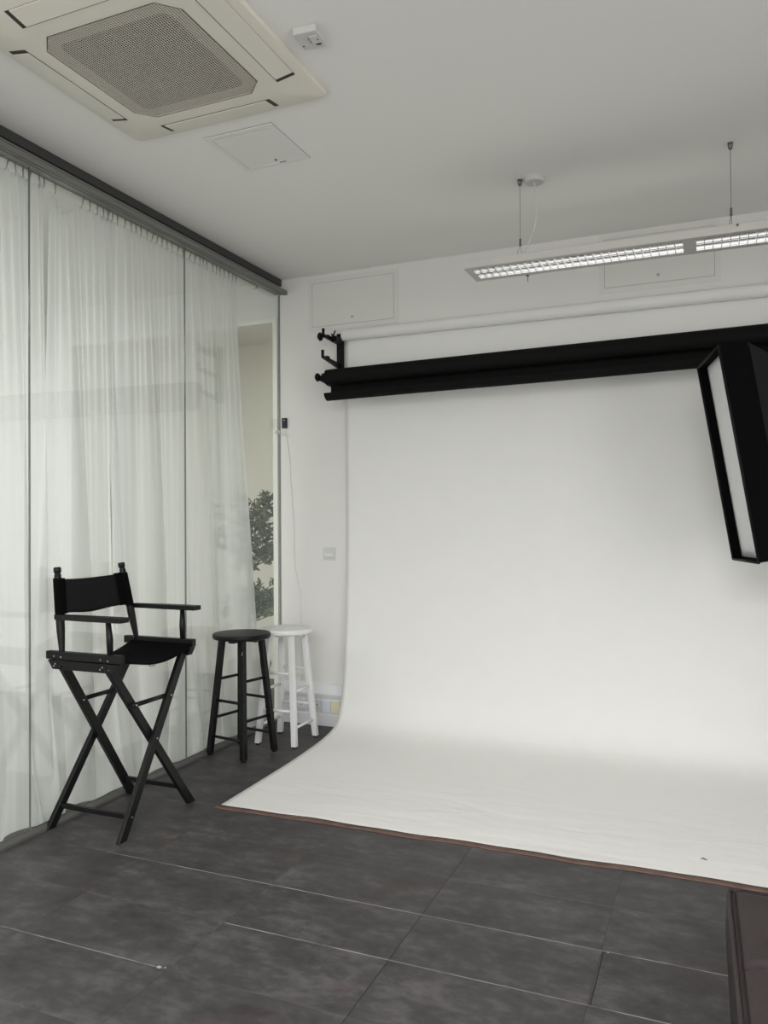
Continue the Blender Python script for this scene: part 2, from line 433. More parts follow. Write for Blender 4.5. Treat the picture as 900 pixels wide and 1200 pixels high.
# glass partition: panes of one wall
edges = [0.0, -1.068, -2.18, -3.292, -4.404, -5.516, -6.628, -7.5]
for i in range(7):
    y1, y0 = edges[i], edges[i + 1]
    b = NB(); box(b, -0.010, 0.0, y0 + 0.002, y1 - 0.002, 0.028, 2.965)
    g = struct('window_%d' % (i + 1), b, M['glass'])
    b = NB(); box(b, -0.009, 0.0, y0 - 0.0018, y0 + 0.0018, 0.028, 2.96); obj('seal', b, M['seal'], g)
b = NB(); box(b, -0.010, 0.001, -0.005, 0.0, 0, 2.96); struct('trim_2', b, M['seal'])
b = NB(); prism(b, [(-0.025, 0), (0.016, 0), (0.016, 0.012), (0.004, 0.028), (-0.014, 0.028), (-0.025, 0.012)], 'Y', RY, 0); struct('trim_3', b, M['channel'])
# head rail of the partition
b = NB()
prism(b, [(-0.03, 2.988), (0.004, 2.988), (0.004, 3.02), (0.018, 3.024), (0.018, CEIL), (-0.03, CEIL)], 'Y', RY, -0.004)
struct('trim_4', b, M['rail_dark'])
b = NB()
prism(b, [(-0.03, 2.966), (0.0, 2.966), (0.004, 2.962), (0.018, 2.962), (0.019, 2.967), (0.026, 2.967), (0.027, 2.960), (0.044, 2.957), (0.046, 2.962), (0.052, 2.962),
          (0.054, 2.957), (0.060, 2.957), (0.062, 2.964), (0.062, 2.978), (0.058, 2.984), (0.045, 2.988), (-0.03, 2.988)], 'Y', RY, -0.001)
struct('trim_5', b, M['rail'])
b = NB(); prism(b, [(0.0605, 2.9840), (0.0635, 2.9840), (0.0635, 2.9865), (0.0605, 2.9865)], 'Y', RY, -0.001); struct('trim_6', b, M['rail_light'])

# skirting trunking on the back wall
b = NB()
prism(b, [(0, 0), (-0.045, 0), (-0.045, 0.075), (-0.040, 0.078), (-0.040, 0.185), (-0.045, 0.188), (-0.050, 0.208), (-0.050, 0.216), (-0.012, 0.272), (0, 0.274)], 'X', 0.0, RX)
struct('baseboard_back', b, M['trunk'])

# access hatches in the wall
def wall_hatch(x0, x1, z0, z1, label):
    t = thing('access_panel', label, 'access panel', ((x0 + x1) / 2, 0, z0), 'flush access panels on the back wall')
    b = NB()
    e = 0.004
    for q in ((x0, x1, z0, z0 + e), (x0, x1, z1 - e, z1), (x0, x0 + e, z0, z1), (x1 - e, x1, z0, z1)): box(b, q[0], q[1], -0.0025, 0, q[2], q[3])
    obj('frame_gap', b, M['hatch_line'], t)
    b = NB(); e2 = 0.012; ou = 0.03
    for q in ((x0 - ou, x1 + ou, z0 - ou, z0), (x0 - ou, x1 + ou, z1, z1 + min(ou, 3.06 - z1)), (x0 - ou, x0, z0, z1), (x1, x1 + ou, z0, z1)):
        box(b, q[0], q[1], -0.0035, 0, q[2], q[3])
    obj('frame', b, M['hatch'], t)
    b = NB(); box(b, x0 + 0.004, x1 - 0.004, -0.004, 0, z0 + 0.004, z1 - 0.004); d = obj('door', b, M['hatch'], t)
    b = NB(); lathe(b, [(0.010, -0.005), (0.010, 0)], ((x0 + x1) / 2 - 0.0, -0.002, z0 + 0.045), 16, 'Y'); obj('lock', b, M['hatch_line'], t)
    return t


wall_hatch(0.257, 0.865, 2.708, 3.01, 'flush white access panel high in the left corner above the roller bracket')
wall_hatch(2.205, 2.809, 2.742, 3.03, 'flush white access panel high on the wall behind the hanging strip light')

# ------------------------------------------------------------------ director chair
def director_chair():
    t = thing('director_chair', 'tall black folding director chair with canvas seat standing against the glass wall', 'chair', (0.225, -1.84, 0))
    W, F = M['black_wood'], M['black_fabric']

    def leg(foot, top, xo_f, xo_t, th=0.022, wd=0.042):
        (yf, zf), (yt, zt) = foot, top
        ang = math.atan2(abs(yt - yf), zt - zf); hw = wd / math.cos(ang) / 2; b = NB()
        lo = [(xo_f - th / 2, yf - hw, zf), (xo_f + th / 2, yf - hw, zf), (xo_f + th / 2, yf + hw, zf), (xo_f - th / 2, yf + hw, zf)]
        hi = [(xo_t - th / 2, yt - hw, zt), (xo_t + th / 2, yt - hw, zt), (xo_t + th / 2, yt + hw, zt), (xo_t - th / 2, yt + hw, zt)]
        hexa(b, lo, hi, 0.002); return obj('leg', b, W, t)
    # front cross, then rear cross
    leg((-2.085, 0), (-1.615, 0.745), 0.418, 0.388)
    leg((-1.565, 0), (-2.095, 0.745), 0.393, 0.363)
    leg((-2.085, 0), (-1.610, 0.745), 0.012, 0.078)
    leg((-1.570, 0), (-2.095, 0.745), 0.037, 0.103)
    for (y0, y1) in ((-2.110, -2.080), (-1.605, -1.575)):
        b = NB(); box(b, 0.016, 0.438, y0, y1, 0.770, 0.806, 0.003); obj('side_rail', b, W, t)
        b = NB(); prism(b, [(0.030, 0.767), (0.058, 0.728), (0.385, 0.728), (0.412, 0.728), (0.432, 0.767)], 'Y', y0 - 0.002, y1 + 0.002); obj('hinge_rail', b, W, t)
    # back posts, leaning back and pinched in by the canvas
    pf = [(0.090, -2.088), (0.090, -1.597)]; pt_ = [(0.040, -2.066), (0.040, -1.650)]
    def post_at(i, z):
        k = (z - 0.80) / (1.178 - 0.80); return Vector((pf[i][0] + (pt_[i][0] - pf[i][0]) * k, pf[i][1] + (pt_[i][1] - pf[i][1]) * k, z))
    for i in (0, 1):
        b = NB()
        zs = [(0.79, 0.012), (0.81, 0.0125), (0.86, 0.016), (0.905, 0.0185), (0.94, 0.019), (1.0, 0.0165), (1.125, 0.0155), (1.145, 0.015), (1.148, 0.0125), (1.152, 0.0125), (1.155, 0.0165), (1.172, 0.017), (1.178, 0.0145)]
        tube(b, [post_at(i, z) for z, r in zs], [r for z, r in zs], 14); obj('back_post', b, W, t)
    # canvas back: curved panel plus sleeves over the posts
    def back(u, v):
        z0 = 0.967 + 0.158 * v; a = post_at(0, z0); c = post_at(1, z0)
        p = a.lerp(c, u); s = math.sin(PI * u)
        p.x -= 0.045 * s * (1 - 0.2 * v); p.z += -0.010 * s + 0.004 * math.sin(9 * u) * (1 - v)
        return p
    b = NB(); sheet(b, back, 28, 10, 0.003); obj('canvas_back', b, M['black_panel'], t)
    for i in (0, 1):
        b = NB(); q = 1 if i == 0 else -1
        prof = []
        for k in range(16):
            a = 2 * PI * k / 16; prof.append((0.021 * math.cos(a), 0.021 * math.sin(a)))
        lo, hi = post_at(i, 0.962), post_at(i, 1.129)
        vs = [[b.verts.new(p + Vector((x, y, 0))) for x, y in prof] for p in (lo, hi)]
        for k in range(16): b.faces.new((vs[0][k], vs[0][(k + 1) % 16], vs[1][(k + 1) % 16], vs[1][k]))
        # doubled hem running onto the panel
        us = [0.0, 0.06, 0.12] if i == 0 else [1.0, 0.94, 0.88]
        for side in (-0.004, 0.006):
            cols = [[b.verts.new(back(u, v) + Vector((side, 0, 0.002 * (1 if v else -1)))) for v in (-0.02, 1.02)] for u in us]
            for c0, c1 in zip(cols, cols[1:]): b.faces.new((c0[0], c1[0], c1[1], c0[1]))
        o = obj('canvas_sleeve', b, F, t)
    # arms
    for i, yc in ((0, -2.100), (1, -1.585)):
        b = NB(); s = -1 if i == 0 else 1
        pts = [(0.070, yc - 0.014), (0.16, yc - 0.018 + s * 0.004), (0.26, yc - 0.025 + s * 0.004), (0.452, yc - 0.026), (0.455, yc + 0.026), (0.26, yc + 0.025 + s * 0.002), (0.16, yc + 0.018), (0.070, yc + 0.014)]
        prism(b, pts, 'Z', 0.948, 0.970); a_ = obj('armrest', b, W, t)
        b = NB(); tube(b, [(0.370, yc + (0.005 if i == 0 else -0.005), 0.795), (0.368, yc + (0.005 if i == 0 else -0.005), 0.87), (0.364, yc, 0.950)], [0.0125, 0.015, 0.011], 12); obj('arm_post', b, W, t)
    # seat sling
    def seat(u, v):
        y = -2.086 + (2.086 - 1.599) * u; s = math.sin(PI * u) ** 0.75 if 0 < u < 1 else 0
        x = 0.060 + 0.375 * v; return Vector((x, y, 0.790 - 0.054 * s - 0.004 * s * math.sin(PI * v)))
    b = NB(); sheet(b, seat, 30, 12, -0.004); obj('canvas_seat', b, F, t)
    b = NB()
    for k in range(5): tube(b, [seat(0.33 + 0.02 * k, 1) + Vector((0, 0, -0.003)), seat(0.335 + 0.02 * k, 1) + Vector((0.004, 0.003, -0.012 - 0.004 * (k % 2)))], 0.0012, 5)
    obj('loose_threads', b, F, t)
    # stretchers
    b = NB(); tube(b, [(0.390, -1.985, 0.562), (0.392, -1.740, 0.562)], 0.0105, 10); obj('stretcher', b, W, t)
    b = NB(); tube(b, [(0.075, -1.975, 0.562), (0.075, -1.735, 0.562)], 0.0105, 10); obj('stretcher', b, W, t)
    b = NB(); box(b, 0.02, 0.412, -2.040, -2.022, 0.080, 0.102, 0.002); obj('foot_rail', b, W, t)
    b = NB(); box(b, 0.045, 0.388, -1.642, -1.624, 0.085, 0.107, 0.002); obj('foot_rail', b, W, t)
    # screws
    scr = [(0.065, -2.1105, 0.785), (0.105, -2.1105, 0.783), (0.33, -2.1105, 0.784), (0.37, -2.1105, 0.780), (0.075, -2.113, 0.752), (0.067, -2.113, 0.742), (0.10, -2.113, 0.742),
           (0.342, -2.113, 0.752), (0.330, -2.113, 0.742), (0.375, -2.113, 0.742)]
    for x, y, z in scr:
        b = NB(); lathe(b, [(0.0035, -0.001), (0.0035, 0.001)], (x, y, z), 10, 'Y'); obj('screw', b, M['steel'], t)
    for x, y, z in ((0.412, -1.84, 0.385), (0.40, -1.965, 0.562), (0.411, -1.735, 0.562), (0.068, -1.835, 0.385), (0.095, -1.965, 0.562), (0.429, -2.03, 0.092)):
        b = NB(); lathe(b, [(0.004, 0.0), (0.004, 0.004)], (x, y, z), 10, 'X'); obj('screw', b, M['steel'], t)


director_chair()

# ------------------------------------------------------------------ bar stools
def stool(feet, ztop, rseat, m_, label, rung_a, rung_b, lean=0.60, scuffed=False):
    cx = sum(f[0] for f in feet) / 4; cy = sum(f[1] for f in feet) / 4
    t = thing('bar_stool', label, 'stool', (cx, cy, 0), 'round-topped wooden bar stools')
    b = NB()
    lathe(b, [(rseat - 0.012, ztop - 0.031), (rseat - 0.003, ztop - 0.028), (rseat, ztop - 0.020), (rseat, ztop - 0.008), (rseat - 0.004, ztop - 0.001), (rseat - 0.010, ztop), (0.02, ztop - 0.001)], (cx, cy, 0), 56)
    smooth_by_angle(obj('seat', b, m_, t), 35)
    b = NB(); h = rseat * 0.66; zz = ztop - 0.031
    box(b, cx - h, cx + h, cy - 0.02, cy + 0.02, zz - 0.018, zz, 0.002); box(b, cx - 0.02, cx + 0.02, cy - h, cy + h, zz - 0.018, zz, 0.002)
    obj('seat_brace', b, m_, t)
    ztl = ztop - 0.031; tops = [(cx + (f[0] - cx) * lean, cy + (f[1] - cy) * lean) for f in feet]

    def at(i, z):
        k = z / ztl; return Vector((feet[i][0] + (tops[i][0] - feet[i][0]) * k, feet[i][1] + (tops[i][1] - feet[i][1]) * k, z))
    e1 = Vector((feet[1][0] - feet[0][0], feet[1][1] - feet[0][1], 0)).normalized(); e2 = Vector((-e1.y, e1.x, 0))
    hw = 0.0165
    for i in range(4):
        b = NB(); q = []
        for z in (0.008, ztl):
            p = at(i, z); q.append([p - e1 * hw - e2 * hw, p + e1 * hw - e2 * hw, p + e1 * hw + e2 * hw, p - e1 * hw + e2 * hw])
        hexa(b, q[0], q[1], 0.0025); lg = obj('leg', b, m_, t)
        b = NB(); p = at(i, 0.0); tube(b, [p, p + Vector((0, 0, 0.0095))], 0.014, 12); part_of_part('foot_pad', b, M['black_metal'], lg)
        if scuffed and i == 1:
            b = NB(); p = at(i, 0.60) ; d = (e1 - e2).normalized() * 0.0
            q = p + e1 * hw * 0.5 - e2 * (hw + 0.0003)
            tube(b, [q, q + e1 * 0.006 + Vector((0, 0, 0.022))], [0.0025, 0.001], 6); part_of_part('paint_chip', b, M['steel'], lg)
    for pair, zs in (((0, 1), rung_a), ((2, 3), rung_a), ((1, 2), rung_b), ((3, 0), rung_b)):
        for z in zs:
            b = NB(); tube(b, [at(pair[0], z), at(pair[1], z)], 0.0085, 10); obj('rung', b, m_, t)
    return t


# corner order: left, front, right, rear
stool([(0.022, -0.880), (0.283, -0.920), (0.340, -0.672), (0.079, -0.632)], 0.716, 0.172, M['black_paint'],
      'black wooden bar stool beside the glass wall, in front of the white one', (0.323, 0.112), (0.446, 0.220), scuffed=True)
stool([(0.167, -0.580), (0.424, -0.576), (0.424, -0.302), (0.167, -0.306)], 0.709, 0.165, M['white_paint'],
      'white wooden bar stool in the room corner behind the black one', (0.440, 0.214), (0.330, 0.115))

# ------------------------------------------------------------------ white paper backdrop with its roll and the black roll
def profile_points(P, n=10):
    out = []
    for i in range(len(P) - 1):
        p0 = P[max(i - 1, 0)]; p1 = P[i]; p2 = P[i + 1]; p3 = P[min(i + 2, len(P) - 1)]
        for k in range(n):
            s = k / n
            out.append(tuple(0.5 * ((2 * p1[j]) + (-p0[j] + p2[j]) * s + (2 * p0[j] - 5 * p1[j] + 4 * p2[j] - p3[j]) * s * s + (-p0[j] + 3 * p1[j] - 3 * p2[j] + p3[j]) * s ** 3) for j in (0, 1)))
    out.append(P[-1]); return out


t = thing('paper_backdrop', 'wide white seamless paper backdrop sweeping from its wall roll onto the floor', 'backdrop', (1.9, -0.8, 0))
P = profile_points([(-0.022, 2.61), (-0.020, 2.2), (-0.020, 1.7), (-0.024, 1.2), (-0.046, 0.80), (-0.076, 0.52), (-0.100, 0.36), (-0.130, 0.235), (-0.156, 0.165), (-0.196, 0.105), (-0.25, 0.066), (-0.34, 0.040), (-0.51, 0.022), (-0.82, 0.009), (-1.18, 0.004), (-1.56, 0.003)], 8)


def paper(u, v):
    s = v * (len(P) - 1); i = min(int(s), len(P) - 2); f = s - i
    y = P[i][0] + (P[i + 1][0] - P[i][0]) * f; z = P[i][1] + (P[i + 1][1] - P[i][1]) * f
    k = min(max((-y - 0.2) / 1.36, 0), 1); x = 0.519 + 0.012 * min(1, -y / 0.2) + 0.030 * k + 2.72 * u
    if k > 0.9: y += (0.042 * u - 0.004 * math.sin(23 * u) - 0.003 * math.sin(51 * u + 1)) * (k - 0.9) * 10
    z += max(0, k - 0.55) * 0.006 * (math.sin(11 * u + 3 * k) ** 2)
    
    return Vector((x, y, z))


b = NB(); sheet(b, paper, 90, len(P) - 1, -0.0008); obj('paper_sheet', b, M['paper'], t)
b = NB(); lathe(b, [(0.018, 0.0), (0.018, 0.004), (0.036, 0.004), (0.036, 2.72), (0.018, 2.72), (0.018, 2.724)], (0.515, -0.059, 2.617), 32, 'X')
smooth_by_angle(obj('paper_roll', b, M['paper'], t))
b = NB()


def strip(u, v):
    p = paper(0.0 + u, 1.0); p.x += (u - 0.0) * 0.0 - 0.012 * (1 - u)
    p.y += 0.006 - 0.036 * v - 0.002 * math.sin(40 * u) * v; p.z = 0.0052 - 0.0042 * v; return p


sheet(b, strip, 120, 3, 0.0012); obj('edge_tape', b, M['brown_tape'], t)
b = NB()
sheet(b, lambda u, v: paper(u, 1.0) + Vector((-0.01 * (1 - u), -0.0015 - 0.0028 * v + 0.0015 * math.sin(33 * u + 2), 0.0030)), 120, 1, 0.0012)
obj('tape_crease', b, M['dark_tape'], t)
b = NB(); q0 = Vector((2.725, -1.352, 0.008))
tube(b, [q0, q0 + Vector((0.008, 0.002, 0.003)), q0 + Vector((0.017, -0.003, 0.001)), q0 + Vector((0.024, 0.001, 0))], [0.0012, 0.0022, 0.0018, 0.0008], 6)
tag(obj('paper_scrap', b, M['scrap']), 'tiny dark curled scrap lying on the white paper near its front edge', 'scrap')

t = thing('black_paper_roll', 'black paper backdrop rolled up on the wall bracket with its end curling below', 'backdrop', (1.86, -0.27, 2.15))
tilt = 0.0135
b = NB(); lathe(b, [(0.030, 0.0), (0.052, 0.002), (0.052, 2.718), (0.030, 2.72)], (0, 0, 0), 40, 'X')
bmesh.ops.transform(b, matrix=Matrix.Translation((0.505, -0.270, 2.300)) @ Matrix.Rotation(-tilt, 4, 'Y'), verts=b.verts); smooth_by_angle(obj('roll', b, M['black_paper'], t))
b = NB(); lathe(b, [(0.012, -0.05), (0.019, -0.048), (0.019, 2.77), (0.012, 2.77)], (0, 0, 0), 20, 'X')
bmesh.ops.transform(b, matrix=Matrix.Translation((0.505, -0.270, 2.300)) @ Matrix.Rotation(-tilt, 4, 'Y'), verts=b.verts); obj('core_tube', b, M['black_metal'], t)
prof = profile_points([(-0.219, 2.30), (-0.219, 2.24), (-0.224, 2.195), (-0.236, 2.170), (-0.258, 2.153), (-0.285, 2.152), (-0.308, 2.165), (-0.322, 2.186), (-0.324, 2.194)], 5)
b = NB(); sheet(b, lambda u, v: Vector((0.507 + 2.715 * u, prof[round(v * (len(prof) - 1))][0], prof[round(v * (len(prof) - 1))][1] + tilt * 2.72 * u + 0.002 * math.sin(9 * u) * v)), 40, len(prof) - 1, 0.0012)
obj('hanging_end', b, M['black_paper'], t)


def bracket(x, label, dz=0.0, side=-1):
    t = thing('roller_bracket', label, 'bracket', (x, 0, 2.24), 'wall brackets of the backdrop rollers')
    K = M['black_metal']
    b = NB(); box(b, x - 0.022, x + 0.022, -0.030, -0.0, 2.235, 2.640, 0.002); obj('wall_plate', b, K, t)
    for k, z in enumerate((2.572, 2.432, 2.278 + dz)):
        b = NB(); L_ = 0.272 if k != 0 else 0.262
        rz = 0.022 if k == 0 else 0.0
        hexa(b, [(x - 0.008, -0.02, z - 0.035 + rz), (x + 0.008, -0.02, z - 0.035 + rz), (x + 0.008, -L_, z - 0.004), (x - 0.008, -L_, z - 0.004)],
             [(x - 0.008, -0.02, z + 0.004 + rz), (x + 0.008, -0.02, z + 0.004 + rz), (x + 0.008, -L_, z + 0.013), (x - 0.008, -L_, z + 0.013)], 0.001)
        box(b, x - 0.008, x + 0.008, -L_ - 0.012, -L_ - 0.0, z - 0.002, z + 0.050, 0.001)
        box(b, x - 0.008, x + 0.008, -L_ + 0.048, -L_ + 0.082, z - 0.004, z + 0.022, 0.001)
        h = obj('hook_arm', b, K, t)
    for yy, z in ((-0.262, 2.572), (-0.300, 2.302 + dz)):
        b = NB(); lathe(b, [(0.008, 0.02), (0.008, -0.012), (0.021, -0.014), (0.023, -0.022), (0.023, -0.030), (0.018, -0.038), (0.010, -0.040)] if side < 0 else
                        [(0.008, -0.02), (0.008, 0.012), (0.021, 0.014), (0.023, 0.022), (0.023, 0.030), (0.018, 0.038), (0.010, 0.040)], (x, yy, z), 18, 'X')
        for a in range(8):
            c = Vector((x + side * 0.026, yy + 0.023 * math.cos(a * PI / 4), z + 0.023 * math.sin(a * PI / 4))); box(b, c.x - 0.006, c.x + 0.006, c.y - 0.004, c.y + 0.004, c.z - 0.004, c.z + 0.004)
        obj('crank_knob', b, K, t)
    b = NB(); tube(b, [(x, -0.10, 2.585), (x - 0.004, -0.11, 2.615), (x, -0.095, 2.645)], [0.007, 0.006, 0.005], 8); obj('locking_lever', b, K, t)
    b = NB(); tube(b, [(x, -0.125, 2.585), (x - 0.0, -0.135, 2.602), (x, -0.15, 2.612)], 0.005, 8); box(b, x - 0.007, x + 0.035, -0.15, -0.03, 2.560, 2.598, 0.003); obj('roll_cradle', b, K, t)
    b = NB(); box(b, x - 0.006, x + 0.006, -0.034, -0.028, 2.40, 2.41); obj('screw', b, M['steel'], t)
    return t


bracket(0.478, 'black metal hook bracket at the left ends of the backdrop rolls')
bracket(3.275, 'black metal hook bracket at the right ends of the backdrop rolls', 0.036, 1)

# ------------------------------------------------------------------ softbox on its stand
A_, B_, C_, D_ = Vector((2.731, -0.611, 2.123)), Vector((2.817, -1.085, 2.136)), Vector((2.961, -1.013, 1.185)), Vector((2.865, -0.543, 1.184))
cen = (A_ + B_ + C_ + D_) / 4
uw = ((B_ - A_) + (C_ - D_)).normalized(); vh = ((A_ - D_) + (B_ - C_)); vh = (vh - uw * vh.dot(uw)).normalized(); nn = vh.cross(uw).normalized()
if nn.x < 0: nn = -nn
HW, HH = 0.240, 0.479


def sbp(a, c, d): return cen + uw * (a * HW) + vh * (c * HH) + nn * d


t = thing('softbox', 'tall black strip softbox with white front, tilted at the right edge', 'softbox', tuple(cen + nn * 0.45 - Vector((0, 0, 0))))


def loft(secs, m_, name, capend=False, sag=0.0):
    b = NB(); rings = []
    N_ = 8
    for sx, sy, d in secs:
        ring = []
        cs = [(-1, -1), (1, -1), (1, 1), (-1, 1)]
        for k in range(4):
            a, c = cs[k], cs[(k + 1) % 4]
            for j in range(N_):
                f = j / N_; q = (a[0] + (c[0] - a[0]) * f, a[1] + (c[1] - a[1]) * f); dip = 1 - sag * math.sin(PI * f)
                ring.append(b.verts.new(sbp(q[0] * sx * (dip if abs(q[0]) == 1 and a[0] == c[0] else 1), q[1] * sy * (dip if a[1] == c[1] else 1), d)))
        rings.append(ring)
    n = len(rings[0])
    for r, s in zip(rings, rings[1:]):
        for k in range(n): b.faces.new((r[k], r[(k + 1) % n], s[(k + 1) % n], s[k]))
    if capend: b.faces.new(rings[-1])
    bmesh.ops.recalc_face_normals(b, faces=b.faces[:]); bmesh.ops.solidify(b, geom=b.faces[:], thickness=0.002)
    return obj(name, b, m_, t)


loft([(1.0, 1.0, -0.004), (1.0, 1.0, 0.03), (0.965, 0.985, 0.125)], M['black_fabric'], 'front_lip')
loft([(0.972, 0.988, 0.120), (0.60, 0.62, 0.36), (0.28, 0.14, 0.50)], M['black_facet'], 'rear_cone', True, 0.05)
b = NB()
for s1, s2 in (((-1, -1), (1, -1)), ((1, -1), (1, 1)), ((1, 1), (-1, 1)), ((-1, 1), (-1, -1))): tube(b, [sbp(*s1, 0.0), sbp(*s2, 0.0)], 0.006, 8)
obj('rim_piping', b, M['black_panel'], t)
b = NB(); ns, ms = 12, 20
sheet(b, lambda u, v: sbp((u * 2 - 1) * 0.97 , (v * 2 - 1) * (0.985 ), 0.040 - 0.012 * math.sin(PI * u) * math.sin(PI * v)), ns, ms, 0.001); obj('diffuser', b, M['diffuser'], t)
b = NB(); q0, q1 = cen + nn * 0.49, cen + nn * 0.80
tube(b, [q0, q0 + nn * 0.03, q0 + nn * 0.031, q1], [0.075, 0.075, 0.060, 0.060], 24); obj('strobe_head', b, M['black_metal'], t)
hp = cen + nn * 0.62
t2 = thing('light_stand', 'black tripod light stand carrying the strip softbox', 'stand', (hp.x, hp.y, 0))
b = NB(); tube(b, [(hp.x, hp.y, 0.10), (hp.x, hp.y, 1.0)], 0.016, 14); obj('pole', b, M['black_metal'], t2)
b = NB(); tube(b, [(hp.x, hp.y, 1.0), (hp.x, hp.y, hp.z - 0.06)], 0.012, 14); obj('pole', b, M['black_metal'], t2)
b = NB(); tube(b, [(hp.x, hp.y, 0.96), (hp.x, hp.y, 1.03)], 0.024, 14); obj('collar', b, M['black_metal'], t2)
b = NB(); tube(b, [(hp.x, hp.y, 0.55), (hp.x, hp.y, 0.60)], 0.026, 14); obj('collar', b, M['black_metal'], t2)
b = NB(); box(b, hp.x - 0.02, hp.x + 0.02, hp.y - 0.02, hp.y + 0.02, hp.z - 0.09, hp.z - 0.05, 0.003); obj('tilt_bracket', b, M['black_metal'], t2)
for k in range(3):
    a = math.radians(0 + 120 * k); d = Vector((math.cos(a), math.sin(a), 0))
    b = NB(); tube(b, [Vector((hp.x, hp.y, 0.575)) + d * 0.02, Vector((hp.x, hp.y, 0.012)) + d * 0.40], 0.011, 10); tube(b, [Vector((hp.x, hp.y, 0.12)), Vector((hp.x, hp.y, 0.28)) + d * 0.215], 0.006, 8)
    obj('leg', b, M['black_metal'], t2)

# ------------------------------------------------------------------ hanging strip light
ZB, ZT, YN, YF = 2.624, 2.668, -1.048, -0.818
LX0, LX1 = 1.657, 4.05
t = thing('strip_light', 'long white louvred strip light hanging on thin wires before the backdrop', 'ceiling light', (2.85, -0.933, ZB))
b = NB()
lv = [(1.690, 2.672), (2.725, 3.70)]
# shallow tray: flanges, ends, top and the plain bridges between the louvres
prism(b, [(YN, ZB), (YN, ZT - 0.008), (YN + 0.02, ZT), (YN + 0.03, ZT), (YN + 0.03, ZB)], 'X', LX0, LX1)
prism(b, [(YF, ZB), (YF, ZT - 0.008), (YF - 0.02, ZT), (YF - 0.03, ZT), (YF - 0.03, ZB)], 'X', LX0, LX1)
box(b, LX0, LX1, YN + 0.03, YF - 0.03, ZT - 0.004, ZT)
for x0, x1 in ((LX0, lv[0][0]), (lv[0][1], lv[1][0]), (lv[1][1], LX1)): box(b, x0, x1, YN + 0.03, YF - 0.03, ZB, ZT - 0.004)
obj('housing', b, M['lamp_body'], t)
for x0, x1 in lv:
    b = NB(); y0, y1 = YN + 0.032, YF - 0.032; ym = (y0 + y1) / 2
    n = round((x1 - x0) / 0.036)
    for k in range(n + 1):
        x = x0 + (x1 - x0) * k / n
        prism(b, [(x - 0.0012, ZB + 0.0005), (x + 0.0012, ZB + 0.0005), (x + 0.0045, ZB + 0.022), (x - 0.0045, ZB + 0.022)], 'Y', y0, y1)
    for yc in (y0 + 0.001, ym, y1 - 0.001):
        prism(b, [(yc - 0.001, ZB + 0.003), (yc + 0.001, ZB + 0.003), (yc + 0.0023, ZB + 0.010), (yc + 0.0065, ZB + 0.026), (yc - 0.0065, ZB + 0.026), (yc - 0.0023, ZB + 0.010)], 'X', x0, x1)
    obj('louvre', b, M['louver'], t)
    b = NB(); box(b, x0, x1, y0, y1, ZB + 0.0345, ZB + 0.037); obj('reflector', b, M['lamp_inside'], t)
for x in (1.916, 2.873, 3.83):
    b = NB(); tube(b, [(x, -0.933, ZT + 0.075), (x, -0.933, CEIL - 0.02)], 0.0013, 6); wr = obj('suspension_wire', b, M['dull_steel'], t)
    b = NB(); tube(b, [(x, -0.933, ZT + 0.075), (x - 0.012, -0.98, ZT)], 0.0013, 6); tube(b, [(x, -0.933, ZT + 0.075), (x + 0.006, -0.886, ZT)], 0.0013, 6); part_of_part('wire_fork', b, M['dull_steel'], wr)
    b = NB(); tube(b, [(x, -0.933, ZT + 0.070), (x, -0.933, ZT + 0.105)], 0.0055, 10); part_of_part('wire_gripper', b, M['dull_steel'], wr)
    b = NB(); tube(b, [(x, -0.933, CEIL), (x, -0.933, CEIL - 0.012), (x, -0.933, CEIL - 0.028)], [0.012, 0.011, 0.008], 14); part_of_part('ceiling_cap', b, M['dull_steel'], wr)
b = NB(); lathe(b, [(0.006, 0.001), (0.006, -0.003)], (2.895, YN, ZB + 0.03), 12, 'Y'); obj('indicator_button', b, M['dull_steel'], t)
b = NB(); tube(b, [(1.925, YF + 0.01, ZB + 0.002), (1.925, YF + 0.01, ZB - 0.03)], 0.002, 6); box(b, 1.918, 1.932, YF - 0.01, YF + 0.014, ZB - 0.002, ZB + 0.004); obj('wire_tail', b, M['dull_steel'], t)
t = thing('ceiling_rose', 'round white ceiling rose with a pale cable to the strip light', 'ceiling fitting', (1.986, -0.924, CEIL))
b = NB(); lathe(b, [(0.052, 0), (0.052, -0.004), (0.049, -0.006), (0.049, -0.018), (0.044, -0.023), (0.01, -0.025)], (1.986, -0.924, CEIL), 36); smooth_by_angle(obj('cover', b, M['fitting'], t))
b = NB(); cp = profile_points([(0.0, CEIL - 0.02), (0.006, CEIL - 0.10), (0.004, CEIL - 0.22), (-0.022, CEIL - 0.30), (-0.048, CEIL - 0.36), (-0.052, ZT)], 6)
tube(b, [(1.986 + a, -0.924, z) for a, z in cp], 0.0026, 8); obj('cable', b, M['fitting'], t)

# ------------------------------------------------------------------ ceiling air conditioner
ACX, ACY = 0.940, -2.487
t = thing('air_conditioner', 'square warm-grey ceiling cassette air conditioner with four flaps and mesh grille', 'air conditioner', (ACX, ACY, CEIL))
b = NB()


def rsq(h, z, r, n=5):
    out = []
    for k, (sx, sy) in enumerate(((1, 1), (-1, 1), (-1, -1), (1, -1))):
        for j in range(n + 1):
            a = PI / 2 * k + PI / 2 * j / n
            out.append((ACX + sx * (h - r) + r * math.cos(a), ACY + sy * (h - r) + r * math.sin(a), z))
    return out


